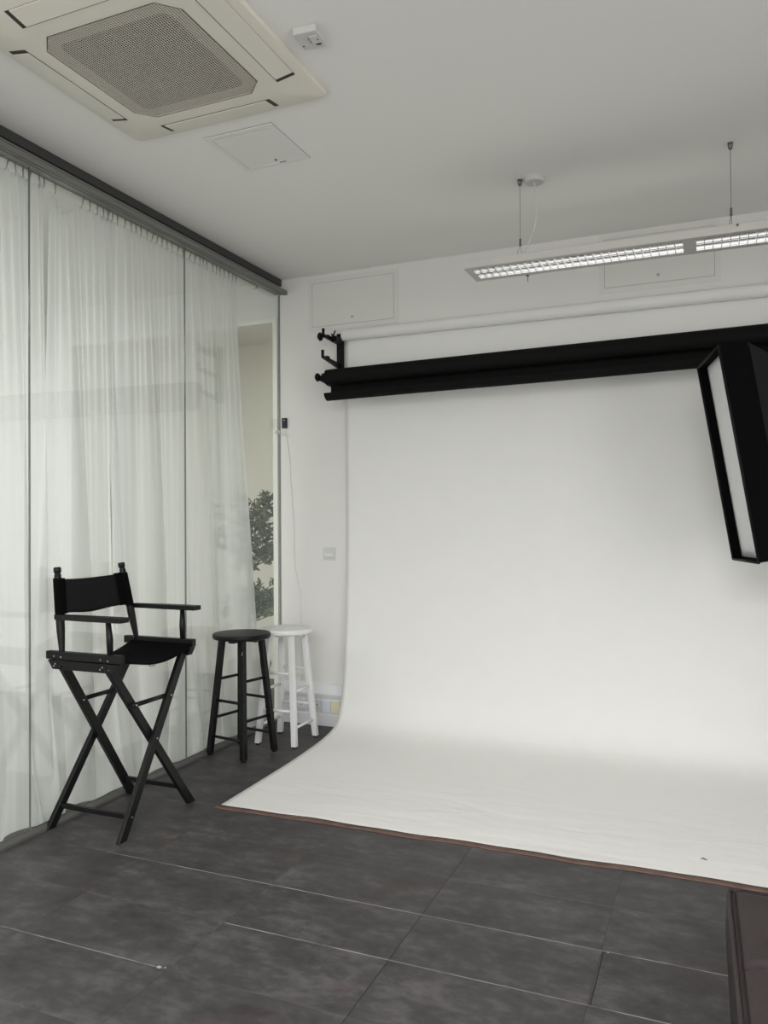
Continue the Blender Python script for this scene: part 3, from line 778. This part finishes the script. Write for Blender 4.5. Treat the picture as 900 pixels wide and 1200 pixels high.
secs = [rsq(0.462, CEIL, 0.030), rsq(0.466, CEIL - 0.006, 0.030), rsq(0.462, CEIL - 0.018, 0.028), rsq(0.450, CEIL - 0.022, 0.022), rsq(0.350, CEIL - 0.038, 0.012), rsq(0.300, CEIL - 0.039, 0.01)]
rings = [[b.verts.new(p) for p in s] for s in secs]
for r, s in zip(rings, rings[1:]):
    n = len(r)
    for k_ in range(n): b.faces.new((r[k_], r[(k_ + 1) % n], s[(k_ + 1) % n], s[k_]))
# inner edge of the frame meets the chamfered grille outline
G, CH = 0.288, 0.064
gr = [(G, G - CH), (G - CH, G), (-(G - CH), G), (-G, G - CH), (-G, -(G - CH)), (-(G - CH), -G), (G - CH, -G), (G, -(G - CH))]
inner = [b.verts.new((ACX + x, ACY + y, CEIL - 0.039)) for x, y in gr]
b.edges.ensure_lookup_table()
be = [e for e in b.edges if len(e.link_faces) == 1 and all(abs(v.co.z - (CEIL - 0.039)) < 1e-5 for v in e.verts)]
ie = [b.edges.new((inner[i], inner[(i + 1) % 8])) for i in range(8)]
bmesh.ops.bridge_loops(b, edges=be + ie)
up_ = [b.verts.new((v.co.x, v.co.y, CEIL - 0.020)) for v in inner]
for i in range(8): b.faces.new((inner[i], inner[(i + 1) % 8], up_[(i + 1) % 8], up_[i]))
bmesh.ops.recalc_face_normals(b, faces=b.faces[:])
pnl = smooth_by_angle(obj('panel', b, M['ac'], t), 30)
b = NB(); prism(b, [(ACX + x * 0.985, ACY + y * 0.985) for x, y in gr], 'Z', CEIL - 0.0355, CEIL - 0.024); gb = obj('grille_backing', b, M['ac_back'], t)
b = NB(); fl = [(ACX + p_[0] - ACX, p_[1]) for p_ in rsq(0.232, 0, 0.03)]; prism(b, [(p_[0], p_[1]) for p_ in rsq(0.232, 0, 0.03)], 'Z', CEIL - 0.0368, CEIL - 0.0355); obj('filter', b, M['ac_filter'], t)
b = NB(); pitch_ = 0.0096; n = int(G * 2 / pitch_)
for k_ in range(-n // 2 + 1, n // 2):
    p_ = k_ * pitch_; lim = G - 0.003 if abs(p_) < G - CH else G - 0.003 - (abs(p_) - (G - CH))
    box(b, ACX - lim, ACX + lim, ACY + p_ - 0.0005, ACY + p_ + 0.0005, CEIL - 0.0392, CEIL - 0.0386)
    box(b, ACX + p_ - 0.0011, ACX + p_ + 0.0011, ACY - lim, ACY + lim, CEIL - 0.0402, CEIL - 0.0388)
obj('grille', b, M['ac'], t)
b = NB()
for i in range(8):
    x0, y0 = gr[i]; x1, y1 = gr[(i + 1) % 8]; tube(b, [(ACX + x0, ACY + y0, CEIL - 0.0395), (ACX + x1, ACY + y1, CEIL - 0.0395)], 0.0007, 6)
obj('grille_edge', b, M['ac_dark'], t)
sl = (0.038 - 0.022) / 0.100
for k_ in range(4):
    R_ = Matrix.Translation((ACX, ACY, 0)) @ Matrix.Rotation(k_ * PI / 2, 4, 'Z')
    zf = lambda r: CEIL - 0.038 + (r - 0.350) * sl
    b = NB(); hexa(b, [(0.352, -0.262, zf(.352) - 0.0008), (0.428, -0.262, zf(.428) - 0.0008), (0.428, 0.262, zf(.428) - 0.0008), (0.352, 0.262, zf(.352) - 0.0008)],
                   [(0.352, -0.262, CEIL - 0.01), (0.428, -0.262, CEIL - 0.01), (0.428, 0.262, CEIL - 0.01), (0.352, 0.262, CEIL - 0.01)])
    bmesh.ops.transform(b, matrix=R_, verts=b.verts); s_ = obj('air_slot', b, M['ac_dark'], t)
    b = NB(); hexa(b, [(0.3555, -0.243, zf(.3555) - 0.004), (0.4275, -0.243, zf(.4275) - 0.004), (0.4275, 0.243, zf(.4275) - 0.004), (0.3555, 0.243, zf(.3555) - 0.004)],
                   [(0.3555, -0.243, zf(.3555) + 0.001), (0.4275, -0.243, zf(.4275) + 0.001), (0.4275, 0.243, zf(.4275) + 0.001), (0.3555, 0.243, zf(.3555) + 0.001)], 0.0015)
    bmesh.ops.transform(b, matrix=R_, verts=b.verts); obj('flap', b, M['ac_flap'], t)
# hatch and small switch on the ceiling
t = thing('ceiling_hatch', 'square white access hatch in the ceiling beside the air conditioner', 'access hatch', (0.91, -1.74, CEIL))
hx0, hx1, hy0, hy1 = 0.737, 1.078, -1.912, -1.562
b = NB(); e = 0.024
for q in ((hx0, hx1, hy0, hy0 + e), (hx0, hx1, hy1 - e, hy1), (hx0, hx0 + e, hy0 + e, hy1 - e), (hx1 - e, hx1, hy0 + e, hy1 - e)): box(b, q[0], q[1], q[2], q[3], CEIL - 0.006, CEIL)
obj('frame', b, M['hatch_ceil'], t)
b = NB(); box(b, hx0 + e, hx1 - e, hy0 + e, hy1 - e, CEIL - 0.001, CEIL); box(b, hx0 - 0.001, hx1 + 0.001, hy0 - 0.001, hy1 + 0.001, CEIL - 0.0012, CEIL); obj('shadow_gap', b, M['ac_dark'], t)
b = NB(); box(b, hx0 + e + 0.002, hx1 - e - 0.001, hy0 + e + 0.005, hy1 - e - 0.001, CEIL - 0.0045, CEIL - 0.001); obj('door', b, M['hatch_ceil'], t)
b = NB(); lathe(b, [(0.007, 0), (0.007, -0.003)], (0.925, -1.615, CEIL - 0.004), 14); obj('lock', b, M['dull_steel'], t)
b = NB(); box(b, 0.93, 0.965, -1.588, -1.583, CEIL - 0.0065, CEIL - 0.004); obj('lock_slot', b, M['dull_steel'], t)

t = thing('ceiling_switch', 'small square white switch box on the ceiling with a black slot', 'switch', (1.51, -2.37, CEIL))
b = NB(); Rz = Matrix.Translation((1.515, -2.385, CEIL)) @ Matrix.Rotation(math.radians(4), 4, 'Z'); box(b, -0.043, 0.043, -0.048, 0.048, -0.026, 0, 0.004, Rz); obj('box', b, M['fitting'], t)
b = NB(); box(b, 0.014, 0.032, 0.024, 0.031, -0.0275, -0.025, 0, Rz); obj('slot', b, M['ac_dark'], t)
b = NB(); box(b, 0.004, 0.036, -0.022, 0.018, -0.029, -0.025, 0.001, Rz); obj('rocker', b, M['fitting'], t)
b = NB(); box(b, 0.002, 0.004, -0.018, 0.016, -0.0285, -0.025, 0, Rz); obj('rocker_mark', b, M['ac_dark'], t)
b = NB(); box(b, 0.028, 0.033, -0.004, 0.002, -0.0295, -0.027, 0, Rz); obj('rocker_mark', b, M['ac_dark'], t)
for sx in (-0.033,):
    b = NB(); box(b, sx - 0.003, sx + 0.003, 0.021, 0.025, -0.0272, -0.025, 0, Rz); obj('screw', b, M['ac_dark'], t)

# ------------------------------------------------------------------ wall fittings
t = thing('light_switch', 'square white multi-gang light switch on the wall left of the backdrop', 'switch', (0.378, 0, 1.157))
b = NB(); box(b, 0.335, 0.421, -0.009, 0, 1.115, 1.199, 0.002); obj('plate', b, M['socketgrey'], t)
for k_ in range(3):
    x = 0.359 + 0.019 * k_; b = NB()
    hexa(b, [(x - 0.0065, -0.013, 1.136), (x + 0.0065, -0.013, 1.136), (x + 0.0065, -0.008, 1.136), (x - 0.0065, -0.008, 1.136)], [(x - 0.0065, -0.010, 1.160), (x + 0.0065, -0.010, 1.160), (x + 0.0065, -0.008, 1.160), (x - 0.0065, -0.008, 1.160)])
    obj('rocker', b, M['white_ply'], t)
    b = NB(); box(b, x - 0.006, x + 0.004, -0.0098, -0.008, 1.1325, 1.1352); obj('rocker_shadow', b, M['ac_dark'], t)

t = thing('door_keypad', 'small dark keypad with a white dot beside the glass wall', 'keypad', (0.038, 0, 2.062))
b = NB(); box(b, 0.020, 0.058, -0.014, 0, 2.028, 2.098, 0.002); obj('case', b, M['navy'], t)
b = NB(); lathe(b, [(0.004, -0.016), (0.004, -0.013)], (0.040, 0, 2.082), 12, 'Y'); obj('sensor', b, M['white_ply'], t)
t = thing('glass_door_lock', 'clear plastic latch on the glass wall edge under the keypad', 'latch', (0.01, -0.03, 2.0))
b = NB(); box(b, 0.0005, 0.010, -0.085, -0.018, 1.992, 2.006, 0.002); obj('body', b, M['white_ply'], t)
b = NB(); box(b, 0.010, 0.018, -0.050, -0.030, 1.986, 2.010, 0.001); obj('catch', b, M['socketgrey'], t)

b = NB(); cp = profile_points([(0.045, 2.03), (0.055, 1.95), (0.078, 1.78), (0.085, 1.6), (0.105, 1.35), (0.110, 1.1), (0.150, 0.9), (0.158, 0.7), (0.160, 0.28)], 8)
tube(b, [(x, -0.0035, z) for x, z in cp], 0.003, 8)
tag(obj('wall_cable', b, M['white_ply']), 'thin white cable running down the wall from the dark keypad', 'cable')


def plate(x0, x1, m_, name, label, cat, kind, z0=0.090, z1=0.172):
    t = thing(name, label, cat, ((x0 + x1) / 2, -0.04, z0), 'faceplates on the skirting trunking')
    yb = -0.040
    b = NB(); box(b, x0, x1, yb - 0.007, yb, z0, z1, 0.0015); pl = obj('plate', b, m_, t)
    if kind == 'socket':
        xc = (x0 + x1) / 2; zc = (z0 + z1) / 2
        b = NB(); box(b, xc - 0.003, xc + 0.003, yb - 0.0075, yb, zc - 0.0, zc + 0.012); box(b, xc - 0.014, xc - 0.007, yb - 0.0075, yb, zc - 0.018, zc - 0.013); box(b, xc + 0.007, xc + 0.014, yb - 0.0075, yb, zc - 0.018, zc - 0.013)
        obj('pin_holes', b, M['ac_dark'], t)
    if kind == 'data':
        xc = (x0 + x1) / 2; zc = (z0 + z1) / 2
        b = NB(); box(b, xc - 0.018, xc + 0.018, yb - 0.0085, yb - 0.004, zc - 0.020, zc + 0.022, 0.001); obj('insert', b, M['white_ply'], t)
        b = NB(); box(b, xc - 0.008, xc + 0.008, yb - 0.0095, yb - 0.008, zc - 0.008, zc + 0.006); obj('port', b, M['hatch_line'], t)


plate(0.148, 0.216, M['socketblue'], 'data_outlet', 'white data outlet on the skirting behind the white stool', 'outlet', 'data')
plate(0.268, 0.334, M['socketgrey'], 'power_socket', 'grey-white power socket on the skirting right of the white stool', 'socket', 'socket')
plate(0.337, 0.402, M['socketblue'], 'blank_plate', 'pale blue-white blank plate beside the power socket', 'plate', 'blank')
plate(0.405, 0.475, M['socketcream'], 'power_socket', 'aged cream outlet plate on the skirting at the backdrop edge', 'socket', 'blank')

# ------------------------------------------------------------------ curtains behind the glass
CX = -0.085
rnd = random.Random(3)


def curtain(y0, y1, label, yb0=None, yb1=None, droop=0.0, seed=1, hooks=True, nf=None, full=1.0):
    """sheer panel between y0 and y1 at the top, spreading to yb0..yb1 at the hem"""
    yb0 = y0 if yb0 is None else yb0; yb1 = y1 if yb1 is None else yb1
    t = thing('sheer_curtain', label, 'curtain', (CX, (y0 + y1) / 2, 0), 'sheer curtain panels behind the glass wall')
    R = random.Random(seed); wd = y1 - y0; nf = nf or max(6, int(wd / 0.042))
    ph = [R.uniform(0, 6.28) for _ in range(10)]; ts = [R.uniform(-1, 1) for _ in range(6)]
    nu = int(wd * 280); nv = 70; ZT_ = 2.948
    am = [R.uniform(0.5, 1.3) for _ in range(12)]

    def f(u, v):       # v 0 top .. 1 hem
        yw = u * wd
        y = (y0 + (y1 - y0) * u) * (1 - v) + (yb0 + (yb1 - yb0) * u) * v
        bend = min(1, v * 1.6) ** 0.9
        wob = 0.05 * math.sin(7.3 * yw + ph[0]) + 0.025 * math.sin(17 * yw + ph[1]) + 0.03 * v * math.sin(5 * yw + ph[9] + 2 * v)
        a1 = 2 * PI * (yw + 0.4 * wob) / 0.043 + ph[2]
        a2 = 2 * PI * (yw + wob) / 0.165 + ph[3] + 1.0 * v * ts[0]
        a3 = 2 * PI * (yw + wob) / 0.40 + ph[4] + 1.6 * v * ts[1]
        loc = 0.65 + 0.35 * math.sin(9.1 * yw + ph[6] + ts[2] * 1.5 * v)
        x = CX + math.sin(a1) * 0.013 * (1 - bend) ** 2 + math.sin(a2) * 0.026 * loc * (0.25 + 0.75 * bend) + math.sin(a3) * 0.020 * bend
        y += math.cos(a2) * 0.040 * loc * (0.25 + 0.75 * bend) + math.cos(a3 + 0.5) * 0.055 * bend
        low = max(0, v - 0.80) / 0.20
        x += low ** 1.5 * (0.020 * math.sin(14 * yw + ph[5] + 5 * v) + 0.012 * math.sin(29 * yw + 17 * v + ph[6]))
        y += low ** 2 * 0.035 * math.sin(12 * yw + 9 * v + ph[7])
        z = ZT_ * (1 - v) + 0.008 * v
        x += 0.030 * low
        if droop and u < 0.42: z -= droop * math.sin(PI * u / 0.42) * (1 - v) ** 4
        x = min(max(x, -0.19), -0.018 - 0.006 * math.sin(21 * yw))
        return Vector((x, y, max(z, 0.006)))
    b = NB(); sheet(b, f, nu, nv); cl = obj('cloth', b, M['sheer'], t)
    b = NB()
    def tape(u, v):
        p = f(u, v * 0.010); p.x += 0.0015; return p
    sheet(b, tape, nu // 2, 2); obj('heading_tape', b, M['sheer'], t)
    if hooks:
        n = max(2, int(wd / 0.043)); first = None
        for k in range(n + 1):
            u = (k + 0.15) / (n + 0.3)
            if droop and 0.04 < u < 0.40: continue
            p = f(u, 0)
            if first is None:
                b = NB(); tube(b, [(0, 0, -0.030), (0.001, 0.003, -0.012), (0, -0.001, 0.014), (0, 0, 0.030)], [0.0022, 0.0034, 0.0042, 0.0030], 6)
                box(b, -0.004, 0.004, -0.004, 0.004, 0.026, 0.034, 0.001); first = obj('hook', b, M['hook'], t); h = first
            else:
                h = first.copy(); C.objects.link(h)
            h.parent = t; h.location = Vector((CX + 0.018, p.y, ZT_ + 0.010)) - Vector(t['_o']); h.rotation_euler = (R.uniform(-0.45, 0.1), 0, R.uniform(-0.8, 0.8))


curtain(-4.60, -3.36, 'sheer white curtain panel behind the glass, farthest from the back wall', seed=5)
curtain(-3.34, -2.02, 'sheer white curtain panel behind the glass, cut by the left photo edge', -3.30, -1.97, seed=11)
curtain(-1.98, -1.60, 'narrow sheer curtain panel with a drooping top corner, behind the director chair back', -2.00, -1.47, droop=0.075, seed=23)
curtain(-1.635, -1.00, 'sheer white curtain panel behind the glass between director chair and black stool', -1.55, -0.88, seed=31)
curtain(-0.985, -0.435, 'sheer white curtain panel nearest the back wall, beside the plant', -0.93, -0.17, seed=47)
b = NB(); box(b, CX - 0.012, CX + 0.012, RY, -0.20, 2.983, 3.005, 0.002); box(b, CX - 0.016, CX + 0.016, -0.20, -0.170, 2.972, 3.009, 0.002)
t = thing('curtain_track', 'white curtain track running behind the glass under the head rail', 'curtain track', (CX, -3.8, 2.98))
obj('rail', b, M['frame_white'], t)
b = NB()
for k_ in range(7): box(b, CX - 0.010, CX + 0.010, -0.6 - k_ * 1.1, -0.57 - k_ * 1.1, 3.005, CEIL)
obj('ceiling_clip', b, M['frame_white'], t)

# ------------------------------------------------------------------ plant in the next room
PX, PY = -0.475, 0.42
t = thing('potted_tree', 'leafy green potted tree glimpsed past the curtain end through the glass', 'plant', (PX, PY, 0))
b = NB(); lathe(b, [(0.11, 0.0), (0.13, 0.02), (0.165, 0.26), (0.175, 0.27), (0.175, 0.30), (0.155, 0.30), (0.150, 0.27)], (PX - 0.06, PY, 0), 32); smooth_by_angle(obj('pot', b, M['pot'], t))
b = NB(); lathe(b, [(0.15, 0.255), (0.15, 0.272)], (PX - 0.06, PY, 0), 24); obj('soil', b, M['soil'], t)
R = random.Random(9); b = NB()
tube(b, [(PX - 0.06, PY, 0.26), (PX - 0.05, PY - 0.01, 0.7), (PX - 0.05, PY + 0.01, 1.2), (PX, PY, 1.55)], [0.016, 0.013, 0.010, 0.005], 8)
br = []
for k_ in range(120):
    z = R.choice([R.uniform(1.08, 1.60), R.uniform(1.08, 1.60), R.uniform(0.68, 0.88)]); a = R.uniform(0, 2 * PI); l_ = R.uniform(0.10, 0.34)
    s = Vector((PX, PY, z - 0.08)); e_ = s + Vector((math.cos(a) * l_, math.sin(a) * l_, R.uniform(0.02, 0.14)))
    br.append((s, e_)); tube(b, [s, (s + e_) / 2 + Vector((0, 0, 0.015)), e_], [0.004, 0.003, 0.0015], 5)
obj('trunk', b, M['bark'], t)
b = NB()
for s, e_ in br:
    for j in range(11):
        f_ = R.uniform(0.25, 1.05); p_ = s.lerp(e_, f_) + Vector((0, 0, 0.012)); d = (e_ - s).normalized()
        dr = (d * R.uniform(0.2, 1) + Vector((R.uniform(-1, 1), R.uniform(-1, 1), R.uniform(-0.9, 0.5)))).normalized(); L_ = R.uniform(0.05, 0.085)
        sd = dr.cross(Vector((R.uniform(-.4, .4), R.uniform(-.4, .4), 1))).normalized(); nr = dr.cross(sd)
        pr = [(0, 0), (0.25, 0.30), (0.55, 0.34), (0.8, 0.2), (1, 0)]
        c_ = [b.verts.new(p_ + dr * L_ * a_ - nr * L_ * 0.12 * math.sin(PI * a_)) for a_, w_ in pr]
        l1 = [b.verts.new(p_ + dr * L_ * a_ + sd * L_ * w_ * 0.6) for a_, w_ in pr[1:-1]]; r1 = [b.verts.new(p_ + dr * L_ * a_ - sd * L_ * w_ * 0.6) for a_, w_ in pr[1:-1]]
        for sde in (l1, r1):
            b.faces.new((c_[0], c_[1], sde[0])); b.faces.new((c_[1], c_[2], sde[1], sde[0])); b.faces.new((c_[2], c_[3], sde[2], sde[1])); b.faces.new((c_[3], c_[4], sde[2]))
obj('foliage', b, M['leaf'], t)

# ------------------------------------------------------------------ upholstered seat at the right
SX0, SX1, SY0, SY1, SZ = 2.813, 3.75, -3.56, -2.512, 0.415
t = thing('ottoman', 'dark taupe upholstered ottoman with piped edge at the lower right', 'ottoman', ((SX0 + SX1) / 2, (SY0 + SY1) / 2, 0))
RO = Matrix.Translation((SX0, SY1, 0)) @ Matrix.Rotation(math.radians(1.2), 4, 'Z') @ Matrix.Translation((-SX0, -SY1, 0))


def cushion(u, v):
    x = SX0 + (SX1 - SX0) * u; y = SY0 + (SY1 - SY0) * v
    eu = min(u, 1 - u) * (SX1 - SX0); ev = min(v, 1 - v) * (SY1 - SY0)
    e = min(eu, ev); r = 0.05; z = SZ
    z -= 0.018 * (1 - min(1, e / r)) ** 2
    z += 0.022 * min(1, eu / 0.35) * min(1, ev / 0.30)
    for ys in (-2.905,): z -= 0.016 * math.exp(-((y - ys - 0.05 * min(1, eu / 0.25)) / 0.010) ** 2) * min(1, eu / 0.03)
    z += 0.0022 * math.sin(38 * x + 22 * y) * math.exp(-eu / 0.08) + 0.0015 * math.sin(30 * y + 9 * x)
    return Vector((x, y, z))


b = NB(); sheet(b, cushion, 60, 110)
vs = [[cushion(i / 60, j / 110) for j in (0, 110)] for i in range(61)]
sk = NB()


def side(pts, inset):
    prev = None
    for p_, nrm in pts:
        col = [b.verts.new(p_ + nrm * o_ + Vector((0, 0, -dz))) for dz, o_ in ((0, 0), (0.02, 0.006), (0.10, 0.010), (0.20, 0.006), (0.33, 0.0))]
        if prev:
            for a_, c_ in zip(range(4), range(1, 5)): f_ = b.faces.new((prev[a_], col[a_], col[c_], prev[c_])); f_.smooth = True
        prev = col


NU, NV = 60, 110
side([(cushion(0, j / NV), Vector((-1, 0, 0))) for j in range(NV + 1)], 0); side([(cushion(1, j / NV), Vector((1, 0, 0))) for j in range(NV + 1)], 0)
side([(cushion(i / NU, 0), Vector((0, -1, 0))) for i in range(NU + 1)], 0); side([(cushion(i / NU, 1), Vector((0, 1, 0))) for i in range(NU + 1)], 0)
bmesh.ops.remove_doubles(b, verts=b.verts, dist=0.0004); bmesh.ops.transform(b, matrix=RO, verts=b.verts); bmesh.ops.recalc_face_normals(b, faces=b.faces[:])
sk.free()
obj('cushion', b, M['sofa'], t)
b = NB()
for off in (0.0, 0.014):
    loop = [cushion(off, j / NV) + Vector((-0.001, 0, 0.001)) for j in range(0, NV + 1, 2)] + [cushion(i / NU, 1 - off) + Vector((0, 0.001, 0.001)) for i in range(0, NU + 1, 2)] + [cushion(1 - off, 1 - j / NV) for j in range(0, NV + 1, 2)] + [cushion(1 - i / NU, off) for i in range(0, NU + 1, 2)]
    lp = [loop[0]]
    for p_ in loop[1:]:
        if (p_ - lp[-1]).length > 0.004: lp.append(p_)
    if off: b = NB()
    tube(b, lp, 0.0062 if off == 0 else 0.0028, 8)
    bmesh.ops.transform(b, matrix=RO, verts=b.verts); obj('piping' if not off else 'seam_groove', b, M['sofa'] if not off else M['piping'], t)
b = NB(); tube(b, [cushion(0.03 + 0.02 * k, (cushion(0.03 + 0.02 * k, 0).x * 0 + (-2.905 + 0.05 * min(1, (0.03 + 0.02 * k) * (SX1 - SX0) / 0.25) - SY0) / (SY1 - SY0))) + Vector((0, 0.004, 0.0005)) for k in range(46)], 0.0016, 6)
bmesh.ops.transform(b, matrix=RO, verts=b.verts); obj('stitching', b, M['thread'], t)
b = NB(); box(b, SX0 + 0.03, SX1 - 0.03, SY0 + 0.03, SY1 - 0.03, 0.06, 0.40); bmesh.ops.transform(b, matrix=RO, verts=b.verts); obj('base', b, M['piping'], t)
for x in (SX0 + 0.08, SX1 - 0.08):
    for y in (SY0 + 0.08, SY1 - 0.08):
        b = NB(); tube(b, [(x, y, 0), (x, y, 0.07)], [0.016, 0.022], 14); bmesh.ops.transform(b, matrix=RO, verts=b.verts); obj('leg', b, M['black_metal'], t)

for o in D.objects:
    if '_o' in o.keys(): del o['_o']
